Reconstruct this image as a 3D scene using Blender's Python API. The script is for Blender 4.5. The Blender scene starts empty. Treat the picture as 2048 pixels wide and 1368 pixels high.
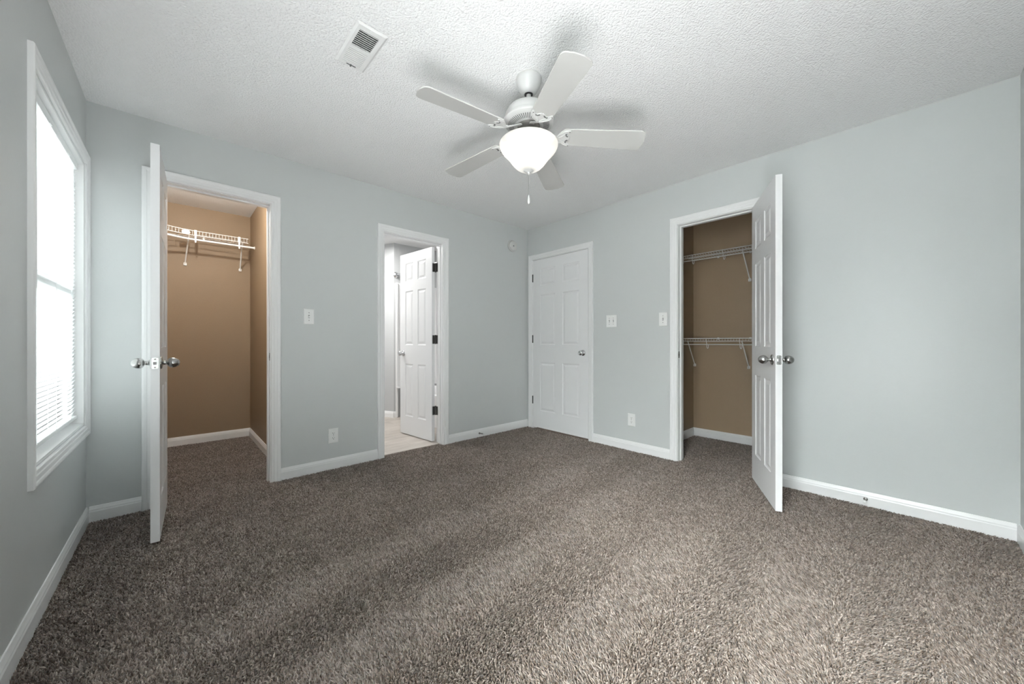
import bpy, math, random
import numpy as np
from mathutils import Vector, Matrix
random.seed(7)
R = math.radians
PI = math.pi
scn = bpy.context.scene
COL = scn.collection

# ------------------------------------------------------------------ camera, light, exposure
H = 2.44                      # ceiling height
XB, YA = 3.272, 3.244         # right-hand far wall (x), left-hand far wall (y)
YD = -0.395                   # near right wall
WT = 0.115                    # wall thickness
CZ = 1.038
def xc(y): return -0.356 - 0.014 * (3.244 - y)      # window wall, very slightly out of square

cam_d = bpy.data.cameras.new('camera')
cam = bpy.data.objects.new('camera', cam_d)
COL.objects.link(cam)
cam.location = (0, 0, CZ)
cam.rotation_euler = (R(90), 0, R(47.16 - 90))
cam_d.sensor_width = 36
cam_d.lens = 737.7 / 2048 * 36
cam_d.shift_y = 1 / 2048
cam_d.clip_start = 0.02
scn.camera = cam

scn.view_settings.view_transform = 'Standard'
scn.view_settings.look = 'None'
scn.view_settings.gamma = 1
scn.view_settings.exposure = 1.13
scn.cycles.max_bounces = 14
scn.cycles.diffuse_bounces = 8
scn.cycles.glossy_bounces = 4
scn.cycles.transmission_bounces = 8
scn.cycles.use_denoising = True
scn.cycles.sample_clamp_indirect = 6

world = bpy.data.worlds.new('world')
scn.world = world
world.use_nodes = True
wn = world.node_tree.nodes
wn['Background'].inputs[0].default_value = (0.96, 0.98, 1.0, 1)
wn['Background'].inputs[1].default_value = 1.2

def area(name, loc, rot, sx, sy, power, col=(1, 1, 1), spread=180):
    d = bpy.data.lights.new(name, 'AREA')
    d.shape = 'RECTANGLE'; d.size = sx; d.size_y = sy; d.energy = power; d.color = col
    d.spread = R(spread)
    o = bpy.data.objects.new(name, d); COL.objects.link(o)
    o.location = loc; o.rotation_euler = rot
    return o
# daylight standing in the two windows of the left wall (light shines in, +x)
WIN_Z = (0.572, 2.05)
WINS = [(2.192, 3.18), (-0.26, 0.72)]
DAY = (0.97, 0.985, 1.0)
area('daylight', (xc(2.69) - 0.20, 2.69, 1.31), (0, R(-90), 0), 1.6, 1.1, 14, DAY)
area('daylight', (xc(0.23) - 0.20, 0.23, 1.31), (0, R(-90), 0), 1.6, 1.1, 820, DAY)
# added fill light, unseen, turned up at the ceiling to brighten the room
area('fill_light', (0.16, 0.12, 0.45), (R(90 + 50), 0, R(40 - 90)), 0.8, 0.8, 10, (1.0, 1.0, 0.995), 130)

# ------------------------------------------------------------------ materials
def lin(r, g, b):
    f = lambda c: (c / 255 / 12.92) if c / 255 <= 0.04045 else ((c / 255 + 0.055) / 1.055) ** 2.4
    return (f(r), f(g), f(b), 1)

def mat(name, col, rough=0.5, metal=0.0, spec=0.5, bump=None, mott=None, emit=None, coat=0):
    """bump=(scale, strength, distance[, detail]); mott=(scale, amount)"""
    m = bpy.data.materials.new(name); m.use_nodes = True
    nt = m.node_tree; b = nt.nodes['Principled BSDF']
    col = tuple(col) if len(col) == 4 else tuple(col) + (1,)
    b.inputs['Base Color'].default_value = col
    b.inputs['Roughness'].default_value = rough
    b.inputs['Metallic'].default_value = metal
    b.inputs['Specular IOR Level'].default_value = spec
    b.inputs['Coat Weight'].default_value = coat
    tc = nt.nodes.new('ShaderNodeTexCoord')
    if mott:
        n = nt.nodes.new('ShaderNodeTexNoise'); n.inputs['Scale'].default_value = mott[0]
        n.inputs['Detail'].default_value = 5
        nt.links.new(tc.outputs['Object'], n.inputs['Vector'])
        mx = nt.nodes.new('ShaderNodeMix'); mx.data_type = 'RGBA'
        a = mott[1]
        mx.inputs[6].default_value = tuple(c * (1 - a) for c in col[:3]) + (1,)
        mx.inputs[7].default_value = tuple(min(1, c * (1 + a)) for c in col[:3]) + (1,)
        nt.links.new(n.outputs['Fac'], mx.inputs[0])
        nt.links.new(mx.outputs[2], b.inputs['Base Color'])
    if bump:
        n = nt.nodes.new('ShaderNodeTexNoise'); n.inputs['Scale'].default_value = bump[0]
        n.inputs['Detail'].default_value = bump[3] if len(bump) > 3 else 3
        n.inputs['Roughness'].default_value = 0.6
        nt.links.new(tc.outputs['Object'], n.inputs['Vector'])
        bp = nt.nodes.new('ShaderNodeBump'); bp.inputs['Strength'].default_value = bump[1]
        bp.inputs['Distance'].default_value = bump[2]
        nt.links.new(n.outputs['Fac'], bp.inputs['Height'])
        nt.links.new(bp.outputs['Normal'], b.inputs['Normal'])
    if emit:
        b.inputs['Emission Color'].default_value = tuple(emit[0]) + (1,)
        b.inputs['Emission Strength'].default_value = emit[1]
    return m

M_WALL = mat('wall_paint_grey_blue', (0.56, 0.577, 0.575), 0.36, spec=0.45, bump=(55, 0.12, 0.004), mott=(1.6, 0.02))
M_BROWN = mat('closet_paint_brown', (0.265, 0.190, 0.120), 0.5, spec=0.35, bump=(260, 0.5, 0.002), mott=(240, 0.10))
M_BATHW = mat('bath_paint_grey', (0.50, 0.51, 0.515), 0.5, bump=(60, 0.1, 0.003))
M_TRIM = mat('trim_white', (0.80, 0.80, 0.80), 0.30, spec=0.5, bump=(14, 0.05, 0.003))
M_DOOR = mat('door_white', (0.78, 0.78, 0.785), 0.34, spec=0.5, bump=(90, 0.04, 0.001))
M_PLATE = mat('plastic_white', (0.80, 0.80, 0.79), 0.3)
M_DARK = mat('slot_dark', (0.02, 0.02, 0.02), 0.6)
M_SLOT = mat('slot_grey', (0.10, 0.10, 0.10), 0.6)
M_BRONZE = mat('hinge_bronze', (0.05, 0.048, 0.045), 0.45, metal=0.6)
M_BLACK = mat('hinge_black', (0.012, 0.012, 0.012), 0.5)
M_NICKEL = mat('satin_nickel', (0.42, 0.42, 0.41), 0.24, metal=1.0, bump=(300, 0.05, 0.0005))
M_CHROME = mat('chrome', (0.62, 0.62, 0.63), 0.10, metal=1.0)
M_FAN = mat('fan_white', (0.53, 0.528, 0.52), 0.28, spec=0.5, coat=0.2)
M_BLADE = mat('blade_white', (0.47, 0.465, 0.45), 0.42, bump=(40, 0.03, 0.001))
M_WIRE = mat('shelf_wire_white', (0.80, 0.80, 0.79), 0.32)
M_STEEL = mat('motor_steel', (0.25, 0.24, 0.23), 0.35, metal=0.9)
M_SMOKE = mat('detector_white', (0.62, 0.62, 0.60), 0.4)
M_BLIND = mat('blind_vinyl', (0.86, 0.87, 0.87), 0.4)
M_VENT = mat('vent_white', (0.76, 0.76, 0.755), 0.4)
M_TUB = mat('tub_white', (0.80, 0.80, 0.80), 0.15)

# popcorn ceiling
def ceiling_mat():
    m = mat('ceiling_popcorn', (0.88, 0.88, 0.88), 0.85, spec=0.2)
    nt = m.node_tree; b = nt.nodes['Principled BSDF']
    tc = nt.nodes['Texture Coordinate'] if 'Texture Coordinate' in nt.nodes else nt.nodes.new('ShaderNodeTexCoord')
    n1 = nt.nodes.new('ShaderNodeTexNoise'); n1.inputs['Scale'].default_value = 130; n1.inputs['Detail'].default_value = 4
    n1.inputs['Roughness'].default_value = 0.65
    n2 = nt.nodes.new('ShaderNodeTexVoronoi'); n2.inputs['Scale'].default_value = 115; n2.feature = 'SMOOTH_F1'
    for n in (n1, n2): nt.links.new(tc.outputs['Object'], n.inputs['Vector'])
    ad = nt.nodes.new('ShaderNodeMath'); ad.operation = 'SUBTRACT'
    nt.links.new(n1.outputs['Fac'], ad.inputs[0]); nt.links.new(n2.outputs['Distance'], ad.inputs[1])
    bp = nt.nodes.new('ShaderNodeBump'); bp.inputs['Strength'].default_value = 0.75; bp.inputs['Distance'].default_value = 0.006
    nt.links.new(ad.outputs[0], bp.inputs['Height']); nt.links.new(bp.outputs['Normal'], b.inputs['Normal'])
    return m
M_CEIL = ceiling_mat()

def carpet_mat():
    m = bpy.data.materials.new('carpet_pile_brown'); m.use_nodes = True
    nt = m.node_tree; b = nt.nodes['Principled BSDF']
    b.inputs['Roughness'].default_value = 0.95; b.inputs['Specular IOR Level'].default_value = 0.15
    b.inputs['Sheen Weight'].default_value = 0.25; b.inputs['Sheen Roughness'].default_value = 0.5
    at = nt.nodes.new('ShaderNodeAttribute'); at.attribute_name = 'yarn'
    cr = nt.nodes.new('ShaderNodeValToRGB')
    e = cr.color_ramp.elements
    e[0].position = 0.0; e[0].color = (0.060, 0.043, 0.030, 1)
    e[1].position = 1.0; e[1].color = (0.43, 0.365, 0.32, 1)
    k = cr.color_ramp.elements.new(0.22); k.color = (0.085, 0.061, 0.045, 1)
    k = cr.color_ramp.elements.new(0.55); k.color = (0.205, 0.163, 0.136, 1)
    nt.links.new(at.outputs['Fac'], cr.inputs[0]); nt.links.new(cr.outputs[0], b.inputs['Base Color'])
    return m
M_CARPET = carpet_mat()
M_BACK = mat('carpet_backing', (0.07, 0.052, 0.04), 0.95, spec=0.05)

def tile_mat():
    m = mat('bath_tile', (0.45, 0.41, 0.37), 0.35)
    nt = m.node_tree; b = nt.nodes['Principled BSDF']
    tc = nt.nodes['Texture Coordinate']
    br = nt.nodes.new('ShaderNodeTexBrick'); br.inputs['Scale'].default_value = 1.0
    br.inputs['Brick Width'].default_value = 0.6; br.inputs['Row Height'].default_value = 0.15
    br.inputs['Mortar Size'].default_value = 0.0015
    br.inputs['Color1'].default_value = (0.50, 0.455, 0.41, 1); br.inputs['Color2'].default_value = (0.40, 0.36, 0.32, 1)
    br.inputs['Mortar'].default_value = (0.33, 0.30, 0.27, 1)
    no = nt.nodes.new('ShaderNodeTexNoise'); no.inputs['Scale'].default_value = 3.5; no.inputs['Detail'].default_value = 6
    mp = nt.nodes.new('ShaderNodeMapping'); mp.inputs['Scale'].default_value = (1, 4, 1)
    nt.links.new(tc.outputs['Object'], br.inputs['Vector'])
    nt.links.new(tc.outputs['Object'], mp.inputs['Vector']); nt.links.new(mp.outputs[0], no.inputs['Vector'])
    mx = nt.nodes.new('ShaderNodeMix'); mx.data_type = 'RGBA'; mx.blend_type = 'SOFT_LIGHT'; mx.inputs[0].default_value = 0.7
    nt.links.new(br.outputs['Color'], mx.inputs[6]); nt.links.new(no.outputs['Fac'], mx.inputs[7])
    nt.links.new(mx.outputs[2], b.inputs['Base Color'])
    return m
M_TILE = tile_mat()

def slat_mat():
    m = bpy.data.materials.new('blind_slat'); m.use_nodes = True
    nt = m.node_tree; b = nt.nodes['Principled BSDF']
    b.inputs['Base Color'].default_value = (0.86, 0.87, 0.87, 1); b.inputs['Roughness'].default_value = 0.4
    tr = nt.nodes.new('ShaderNodeBsdfTranslucent'); tr.inputs[0].default_value = (0.86, 0.88, 0.88, 1)
    mx = nt.nodes.new('ShaderNodeMixShader'); mx.inputs[0].default_value = 0.55
    nt.links.new(b.outputs[0], mx.inputs[1]); nt.links.new(tr.outputs[0], mx.inputs[2])
    nt.links.new(mx.outputs[0], nt.nodes['Material Output'].inputs[0])
    return m
M_SLAT = slat_mat()

def glass_mat():
    m = bpy.data.materials.new('window_glass'); m.use_nodes = True
    nt = m.node_tree; nt.nodes.remove(nt.nodes['Principled BSDF'])
    tp = nt.nodes.new('ShaderNodeBsdfTransparent'); tp.inputs[0].default_value = (0.95, 0.97, 0.96, 1)
    gl = nt.nodes.new('ShaderNodeBsdfGlossy'); gl.inputs['Roughness'].default_value = 0.02
    fr = nt.nodes.new('ShaderNodeFresnel'); fr.inputs[0].default_value = 1.45
    mx = nt.nodes.new('ShaderNodeMixShader')
    nt.links.new(fr.outputs[0], mx.inputs[0]); nt.links.new(tp.outputs[0], mx.inputs[1]); nt.links.new(gl.outputs[0], mx.inputs[2])
    nt.links.new(mx.outputs[0], nt.nodes['Material Output'].inputs[0])
    return m
M_GLASS = glass_mat()

def bowl_mat():
    m = bpy.data.materials.new('alabaster_glass'); m.use_nodes = True
    nt = m.node_tree; b = nt.nodes['Principled BSDF']
    b.inputs['Base Color'].default_value = (0.42, 0.415, 0.40, 1); b.inputs['Roughness'].default_value = 0.25
    tc = nt.nodes.new('ShaderNodeTexCoord')
    n = nt.nodes.new('ShaderNodeTexNoise'); n.inputs['Scale'].default_value = 6; n.inputs['Detail'].default_value = 4
    n.inputs['Distortion'].default_value = 1.5
    nt.links.new(tc.outputs['Object'], n.inputs['Vector'])
    cr = nt.nodes.new('ShaderNodeValToRGB')
    cr.color_ramp.elements[0].position = 0.3; cr.color_ramp.elements[0].color = (0.72, 0.70, 0.66, 1)
    cr.color_ramp.elements[1].position = 0.7; cr.color_ramp.elements[1].color = (1.0, 0.985, 0.95, 1)
    nt.links.new(n.outputs['Fac'], cr.inputs[0])
    tr = nt.nodes.new('ShaderNodeBsdfTranslucent'); nt.links.new(cr.outputs[0], tr.inputs[0])
    nt.links.new(cr.outputs[0], b.inputs['Emission Color']); b.inputs['Emission Strength'].default_value = 0.34
    mx = nt.nodes.new('ShaderNodeMixShader'); mx.inputs[0].default_value = 0.4
    nt.links.new(b.outputs[0], mx.inputs[1]); nt.links.new(tr.outputs[0], mx.inputs[2])
    nt.links.new(mx.outputs[0], nt.nodes['Material Output'].inputs[0])
    return m
M_BOWL = bowl_mat()

# ------------------------------------------------------------------ mesh helpers
class MB:
    def __init__(s): s.v = []; s.f = []; s.m = []; s.sm = []
    def add(s, vs, fs, mi=0, smooth=False):
        o = len(s.v); s.v += [tuple(p) for p in vs]
        for k, f in enumerate(fs):
            s.f.append([i + o for i in f]); s.m.append(mi[k] if isinstance(mi, (list, tuple)) else mi); s.sm.append(smooth)
        return s
    def box(s, x0, x1, y0, y1, z0, z1, mi=0, mp=None):
        """mp: dict of direction -> material index, directions -x +x -y +y -z +z"""
        vs = [(x0, y0, z0), (x1, y0, z0), (x1, y1, z0), (x0, y1, z0), (x0, y0, z1), (x1, y0, z1), (x1, y1, z1), (x0, y1, z1)]
        fs = [(0, 3, 2, 1), (4, 5, 6, 7), (0, 1, 5, 4), (1, 2, 6, 5), (2, 3, 7, 6), (3, 0, 4, 7)]
        dr = ['-z', '+z', '-y', '+x', '+y', '-x']
        ml = [(mp or {}).get(d, mi) for d in dr]
        return s.add(vs, fs, ml)
    def xbox(s, fn, a0, a1, b0, b1, c0, c1, mi=0):
        """box in a local frame mapped by fn(u, h, z)"""
        vs = [fn(a, b, c) for c in (c0, c1) for (a, b) in ((a0, b0), (a1, b0), (a1, b1), (a0, b1))]
        fs = [(0, 3, 2, 1), (4, 5, 6, 7), (0, 1, 5, 4), (1, 2, 6, 5), (2, 3, 7, 6), (3, 0, 4, 7)]
        return s.add(vs, fs, mi)
    def tube(s, path, r, n=8, mi=0, closed=False):
        P = [Vector(p) for p in path]; N = len(P); rings = []
        up = None
        for i in range(N):
            if closed: t = P[(i + 1) % N] - P[i - 1]
            else: t = P[min(i + 1, N - 1)] - P[max(i - 1, 0)]
            t.normalize()
            if up is None:
                a = Vector((0, 0, 1)) if abs(t.z) < 0.9 else Vector((1, 0, 0))
                up = (a - t * a.dot(t)).normalized()
            else:
                up = (up - t * up.dot(t)).normalized()
            sd = t.cross(up)
            rr = r[i] if isinstance(r, (list, tuple)) else r
            rings.append([P[i] + (up * math.cos(2 * PI * k / n) + sd * math.sin(2 * PI * k / n)) * rr for k in range(n)])
        vs = [v for q in rings for v in q]; fs = []
        M = N if closed else N - 1
        for i in range(M):
            j = (i + 1) % N
            for k in range(n):
                k2 = (k + 1) % n
                fs.append((i * n + k, i * n + k2, j * n + k2, j * n + k))
        if not closed:
            fs.append(tuple(range(n - 1, -1, -1))); fs.append(tuple((N - 1) * n + k for k in range(n)))
        return s.add(vs, fs, mi, True)
    def lathe(s, prof, n=32, c=(0, 0, 0), axis='z', mi=0, cap=True):
        """prof: (radius, height along axis)"""
        c = Vector(c)
        ax = {'z': (Vector((1, 0, 0)), Vector((0, 1, 0)), Vector((0, 0, 1))),
              'y': (Vector((1, 0, 0)), Vector((0, 0, 1)), Vector((0, 1, 0))),
              'x': (Vector((0, 1, 0)), Vector((0, 0, 1)), Vector((1, 0, 0)))}[axis] if isinstance(axis, str) else axis
        u, w, a = ax; vs = []; fs = []
        for (r, h) in prof:
            for k in range(n):
                t = 2 * PI * k / n
                vs.append(c + u * (r * math.cos(t)) + w * (r * math.sin(t)) + a * h)
        for i in range(len(prof) - 1):
            for k in range(n):
                k2 = (k + 1) % n
                fs.append((i * n + k, i * n + k2, (i + 1) * n + k2, (i + 1) * n + k))
        if cap:
            fs.append(tuple(range(n - 1, -1, -1))); fs.append(tuple((len(prof) - 1) * n + k for k in range(n)))
        return s.add(vs, fs, mi, True)
    def prism(s, poly, fn, h0, h1, mi=0, smooth=False):
        """polygon (a,b) extruded between h0 and h1, mapped by fn(a,b,h)"""
        n = len(poly)
        vs = [fn(a, b, h0) for a, b in poly] + [fn(a, b, h1) for a, b in poly]
        fs = [tuple(range(n - 1, -1, -1)), tuple(range(n, 2 * n))]
        fs += [(i, (i + 1) % n, n + (i + 1) % n, n + i) for i in range(n)]
        return s.add(vs, fs, mi, smooth)
    def build(s, name, mats, parent=None, loc=None, rotz=0, sharp=0.7, bevel=0):
        me = bpy.data.meshes.new(name)
        me.from_pydata(s.v, [], s.f)
        for q in (mats if isinstance(mats, (list, tuple)) else [mats]): me.materials.append(q)
        me.polygons.foreach_set('material_index', s.m)
        me.polygons.foreach_set('use_smooth', s.sm)
        me.update()
        import bmesh
        bm = bmesh.new(); bm.from_mesh(me)
        bmesh.ops.recalc_face_normals(bm, faces=bm.faces); bm.to_mesh(me); bm.free()
        if any(s.sm): me.set_sharp_from_angle(angle=sharp)
        o = bpy.data.objects.new(name, me); COL.objects.link(o)
        if parent: o.parent = parent
        if loc is not None: o.location = loc
        o.rotation_euler.z = rotz
        if bevel:
            b = o.modifiers.new('bevel', 'BEVEL'); b.width = bevel; b.segments = 2; b.limit_method = 'ANGLE'; b.angle_limit = R(40)
        return o

def tag(o, label=None, cat=None, group=None, kind=None):
    if label: o['label'] = label
    if cat: o['category'] = cat
    if group: o['group'] = group
    if kind: o['kind'] = kind
    return o
def empty(name, loc=(0, 0, 0), rotz=0, **k):
    o = bpy.data.objects.new(name, None); COL.objects.link(o)
    o.location = loc; o.rotation_euler = (0, 0, rotz); o.empty_display_size = 0.1
    return tag(o, **k)
def copy_tree(o, parent=None):
    c = o.copy(); COL.objects.link(c); c.parent = parent
    for ch in list(o.children): copy_tree(ch, c)
    return c

# wall frames: (u along wall, h off the wall into the room, z)
def FA(u, h, z): return (u, YA - h, z)
def FB(u, h, z): return (XB - h, u, z)
def FC(u, h, z): return (xc(u) + h, u, z)
def FD(u, h, z): return (u, YD + h, z)

# ------------------------------------------------------------------ shell
LCX0, LCX1, LCY = -0.356, 0.66, 5.03          # left closet
RCX, RCY0, RCY1 = 4.33, 0.30, 1.66            # right closet
BX0, BX1, BYB = LCX1 + WT, 3.15, 4.85         # bathroom
J = 0.018                                     # jamb board thickness
OP = {  # opening clear sizes: u0, u1, top
    'LC': (-0.062, 0.548, 2.068), 'BA': (1.429, 2.041, 2.040),
    'CD': (2.330, 3.150, 2.043), 'RC': (0.773, 1.384, 2.068)}

# floor slab
mb = MB(); mb.box(-0.7, 4.6, -0.7, 6.2, -0.20, -0.014)
tag(mb.build('floor', M_BACK), 'carpeted bedroom floor slab under the brown pile', 'floor', kind='structure')
# bathroom floor, a separate hard surface
mb = MB(); mb.box(BX0, BX1, 3.295, 6.0, -0.014, 0.0)
mb.box(OP['BA'][0] + 0.0, OP['BA'][1], 3.29, 3.37, -0.013, 0.0005)
tag(mb.build('floor', M_TILE), 'beige tile floor inside the open bathroom doorway', 'floor', kind='structure')
# ceiling
mb = MB(); mb.box(-0.7, 4.6, -0.7, 6.2, H, H + 0.15)
tag(mb.build('ceiling', M_CEIL), 'white popcorn textured ceiling', 'ceiling', kind='structure')
mb = MB(); mb.box(BX0, BX1, YA + WT, 6.0, 2.415, H - 0.001)
tag(mb.build('ceiling', M_TRIM), 'smooth white ceiling inside the bathroom', 'ceiling', kind='structure')

def wall(name, fn, u0, u1, holes, mats, front=0, back=1, label='', z1=H):
    """wall slab from h=0 back to h=-WT with rectangular holes (u0,u1,zb,zt); front faces the bedroom"""
    mb = MB(); hs = sorted(holes); cur = u0
    cols = []
    for (a, b, zb, zt) in hs:
        cols.append((cur, a, None)); cols.append((a, b, (zb, zt))); cur = b
    cols.append((cur, u1, None))
    def seg(a, b, z0, z1_):
        if b - a < 1e-5 or z1_ - z0 < 1e-5: return
        vs = [fn(x, y, z) for z in (z0, z1_) for (x, y) in ((a, 0), (b, 0), (b, -WT), (a, -WT))]
        fs = [(0, 3, 2, 1), (4, 5, 6, 7), (0, 1, 5, 4), (1, 2, 6, 5), (2, 3, 7, 6), (3, 0, 4, 7)]
        bk = back(0.5 * (a + b)) if callable(back) else back
        mb.add(vs, fs, [front, front, front, front, bk, front])
    for a, b, hz in cols:
        if hz is None: seg(a, b, -0.014, z1)
        else:
            seg(a, b, -0.014, hz[0]); seg(a, b, hz[1], z1)
    return tag(mb.build(name, mats), label, 'wall', kind='structure')

def hole(k): return (OP[k][0] - J, OP[k][1] + J, -0.014, OP[k][2] + J)
# far left wall with two openings; its back is brown towards the closet and grey towards the bath
mbk = lambda u: 1 if u < LCX1 else 2
def wallA():
    holes = [hole('LC'), hole('BA')]
    # split at the closet / bath partition so each back has its own paint
    mb = MB()
    def seg(a, b, z0, z1_):
        mb.box(a, b, YA, YA + WT, z0, z1_, 0, {'+y': 1 if 0.5 * (a + b) < LCX1 + 0.05 else 2})
    L, B = holes
    seg(xc(YA) - WT, L[0], -0.014, H); seg(L[0], L[1], L[3], H); seg(L[1], LCX1 + 0.05, -0.014, H)
    seg(LCX1 + 0.05, B[0], -0.014, H); seg(B[0], B[1], B[3], H); seg(B[1], XB + WT, -0.014, H)
    tag(mb.build('wall_back', [M_WALL, M_BROWN, M_BATHW]), 'grey-blue wall with the walk-in closet and bathroom doorways', 'wall', kind='structure')
wallA()
def wallB():
    mb = MB()
    C_, Q = hole('CD'), hole('RC')
    def seg(a, b, z0, z1_, m=3):
        mb.box(XB, XB + WT, a, b, z0, z1_, 0, {'+x': m})
    seg(YD - WT, RCY0, -0.014, H, 0)
    seg(RCY0, Q[0], -0.014, H, 1); seg(Q[0], Q[1], Q[3], H, 1); seg(Q[1], RCY1, -0.014, H, 1)
    seg(RCY1, C_[0], -0.014, H, 0); seg(C_[0], C_[1], C_[3], H, 0); seg(C_[1], YA, -0.014, H, 0)
    tag(mb.build('wall_right', [M_WALL, M_BROWN, M_BATHW]), 'grey-blue wall with the closed door and the reach-in closet', 'wall', kind='structure')
wallB()
# window wall, front follows the slight skew
mbw = MB()
def segC(a, b, z0, z1_, front=0):
    vs = [FC(a, 0, z0), FC(b, 0, z0), FC(b, -WT, z0), FC(a, -WT, z0), FC(a, 0, z1_), FC(b, 0, z1_), FC(b, -WT, z1_), FC(a, -WT, z1_)]
    mbw.add(vs, [(0, 3, 2, 1), (4, 5, 6, 7), (0, 1, 5, 4), (1, 2, 6, 5), (2, 3, 7, 6), (3, 0, 4, 7)], front)
(w1a, w1b), (w2a, w2b) = WINS
for a, b in ((YD - WT, w2a), (w2b, w1a), (w1b, YA)): segC(a, b, -0.014, H)
for a, b in WINS: segC(a, b, -0.014, WIN_Z[0]); segC(a, b, WIN_Z[1], H)
tag(mbw.build('wall_left', M_WALL), 'grey-blue wall with the window beside the left closet door', 'wall', kind='structure')
mb = MB(); mb.box(xc(YD) - WT, XB + WT, YD - WT, YD, -0.014, H)
tag(mb.build('wall_front', M_WALL), 'grey-blue wall at the right edge of the view', 'wall', kind='structure')
# left closet shell
mb = MB()
mb.box(LCX0 - WT, LCX0, YA + WT, LCY + WT, -0.014, H, 0)
mb.box(LCX0, LCX1 + WT, LCY, LCY + WT, -0.014, H, 0)
mb.box(LCX1, LCX1 + WT, YA + WT, LCY, -0.014, H, 0, {'+x': 1})
tag(mb.build('wall_closet', [M_BROWN, M_BATHW]), 'brown walls inside the left walk-in closet', 'wall', kind='structure')
mb = MB()
mb.box(RCX, RCX + WT, RCY0 - WT, RCY1 + WT, -0.014, H, 0)
mb.box(XB + WT, RCX, RCY1, RCY1 + WT, -0.014, H, 0)
mb.box(XB + WT, RCX, RCY0 - WT, RCY0, -0.014, H, 0)
tag(mb.build('wall_closet', M_BROWN), 'brown walls inside the right reach-in closet', 'wall', kind='structure')
# bathroom shell
mb = MB()
mb.box(2.27, BX1, BYB, BYB + WT, -0.014, H)
mb.box(BX1, BX1 + WT, YA + WT, BYB + WT, -0.014, H)
mb.add([(2.27, BYB, -.014), (2.0, 5.52, -.014), (2.1, 5.60, -.014), (2.4, BYB + WT, -.014), (2.27, BYB, H), (2.0, 5.52, H), (2.1, 5.60, H), (2.4, BYB + WT, H)],
       [(0, 3, 2, 1), (4, 5, 6, 7), (0, 1, 5, 4), (1, 2, 6, 5), (2, 3, 7, 6), (3, 0, 4, 7)], 0)
mb.box(BX0 - 0.1, 2.12, 5.50, 5.62, -0.014, H)
mb.box(BX0 - 0.1, BX0, LCY, 5.62, -0.014, H)
tag(mb.build('wall_bath', M_BATHW), 'pale grey walls inside the bathroom', 'wall', kind='structure')

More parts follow.
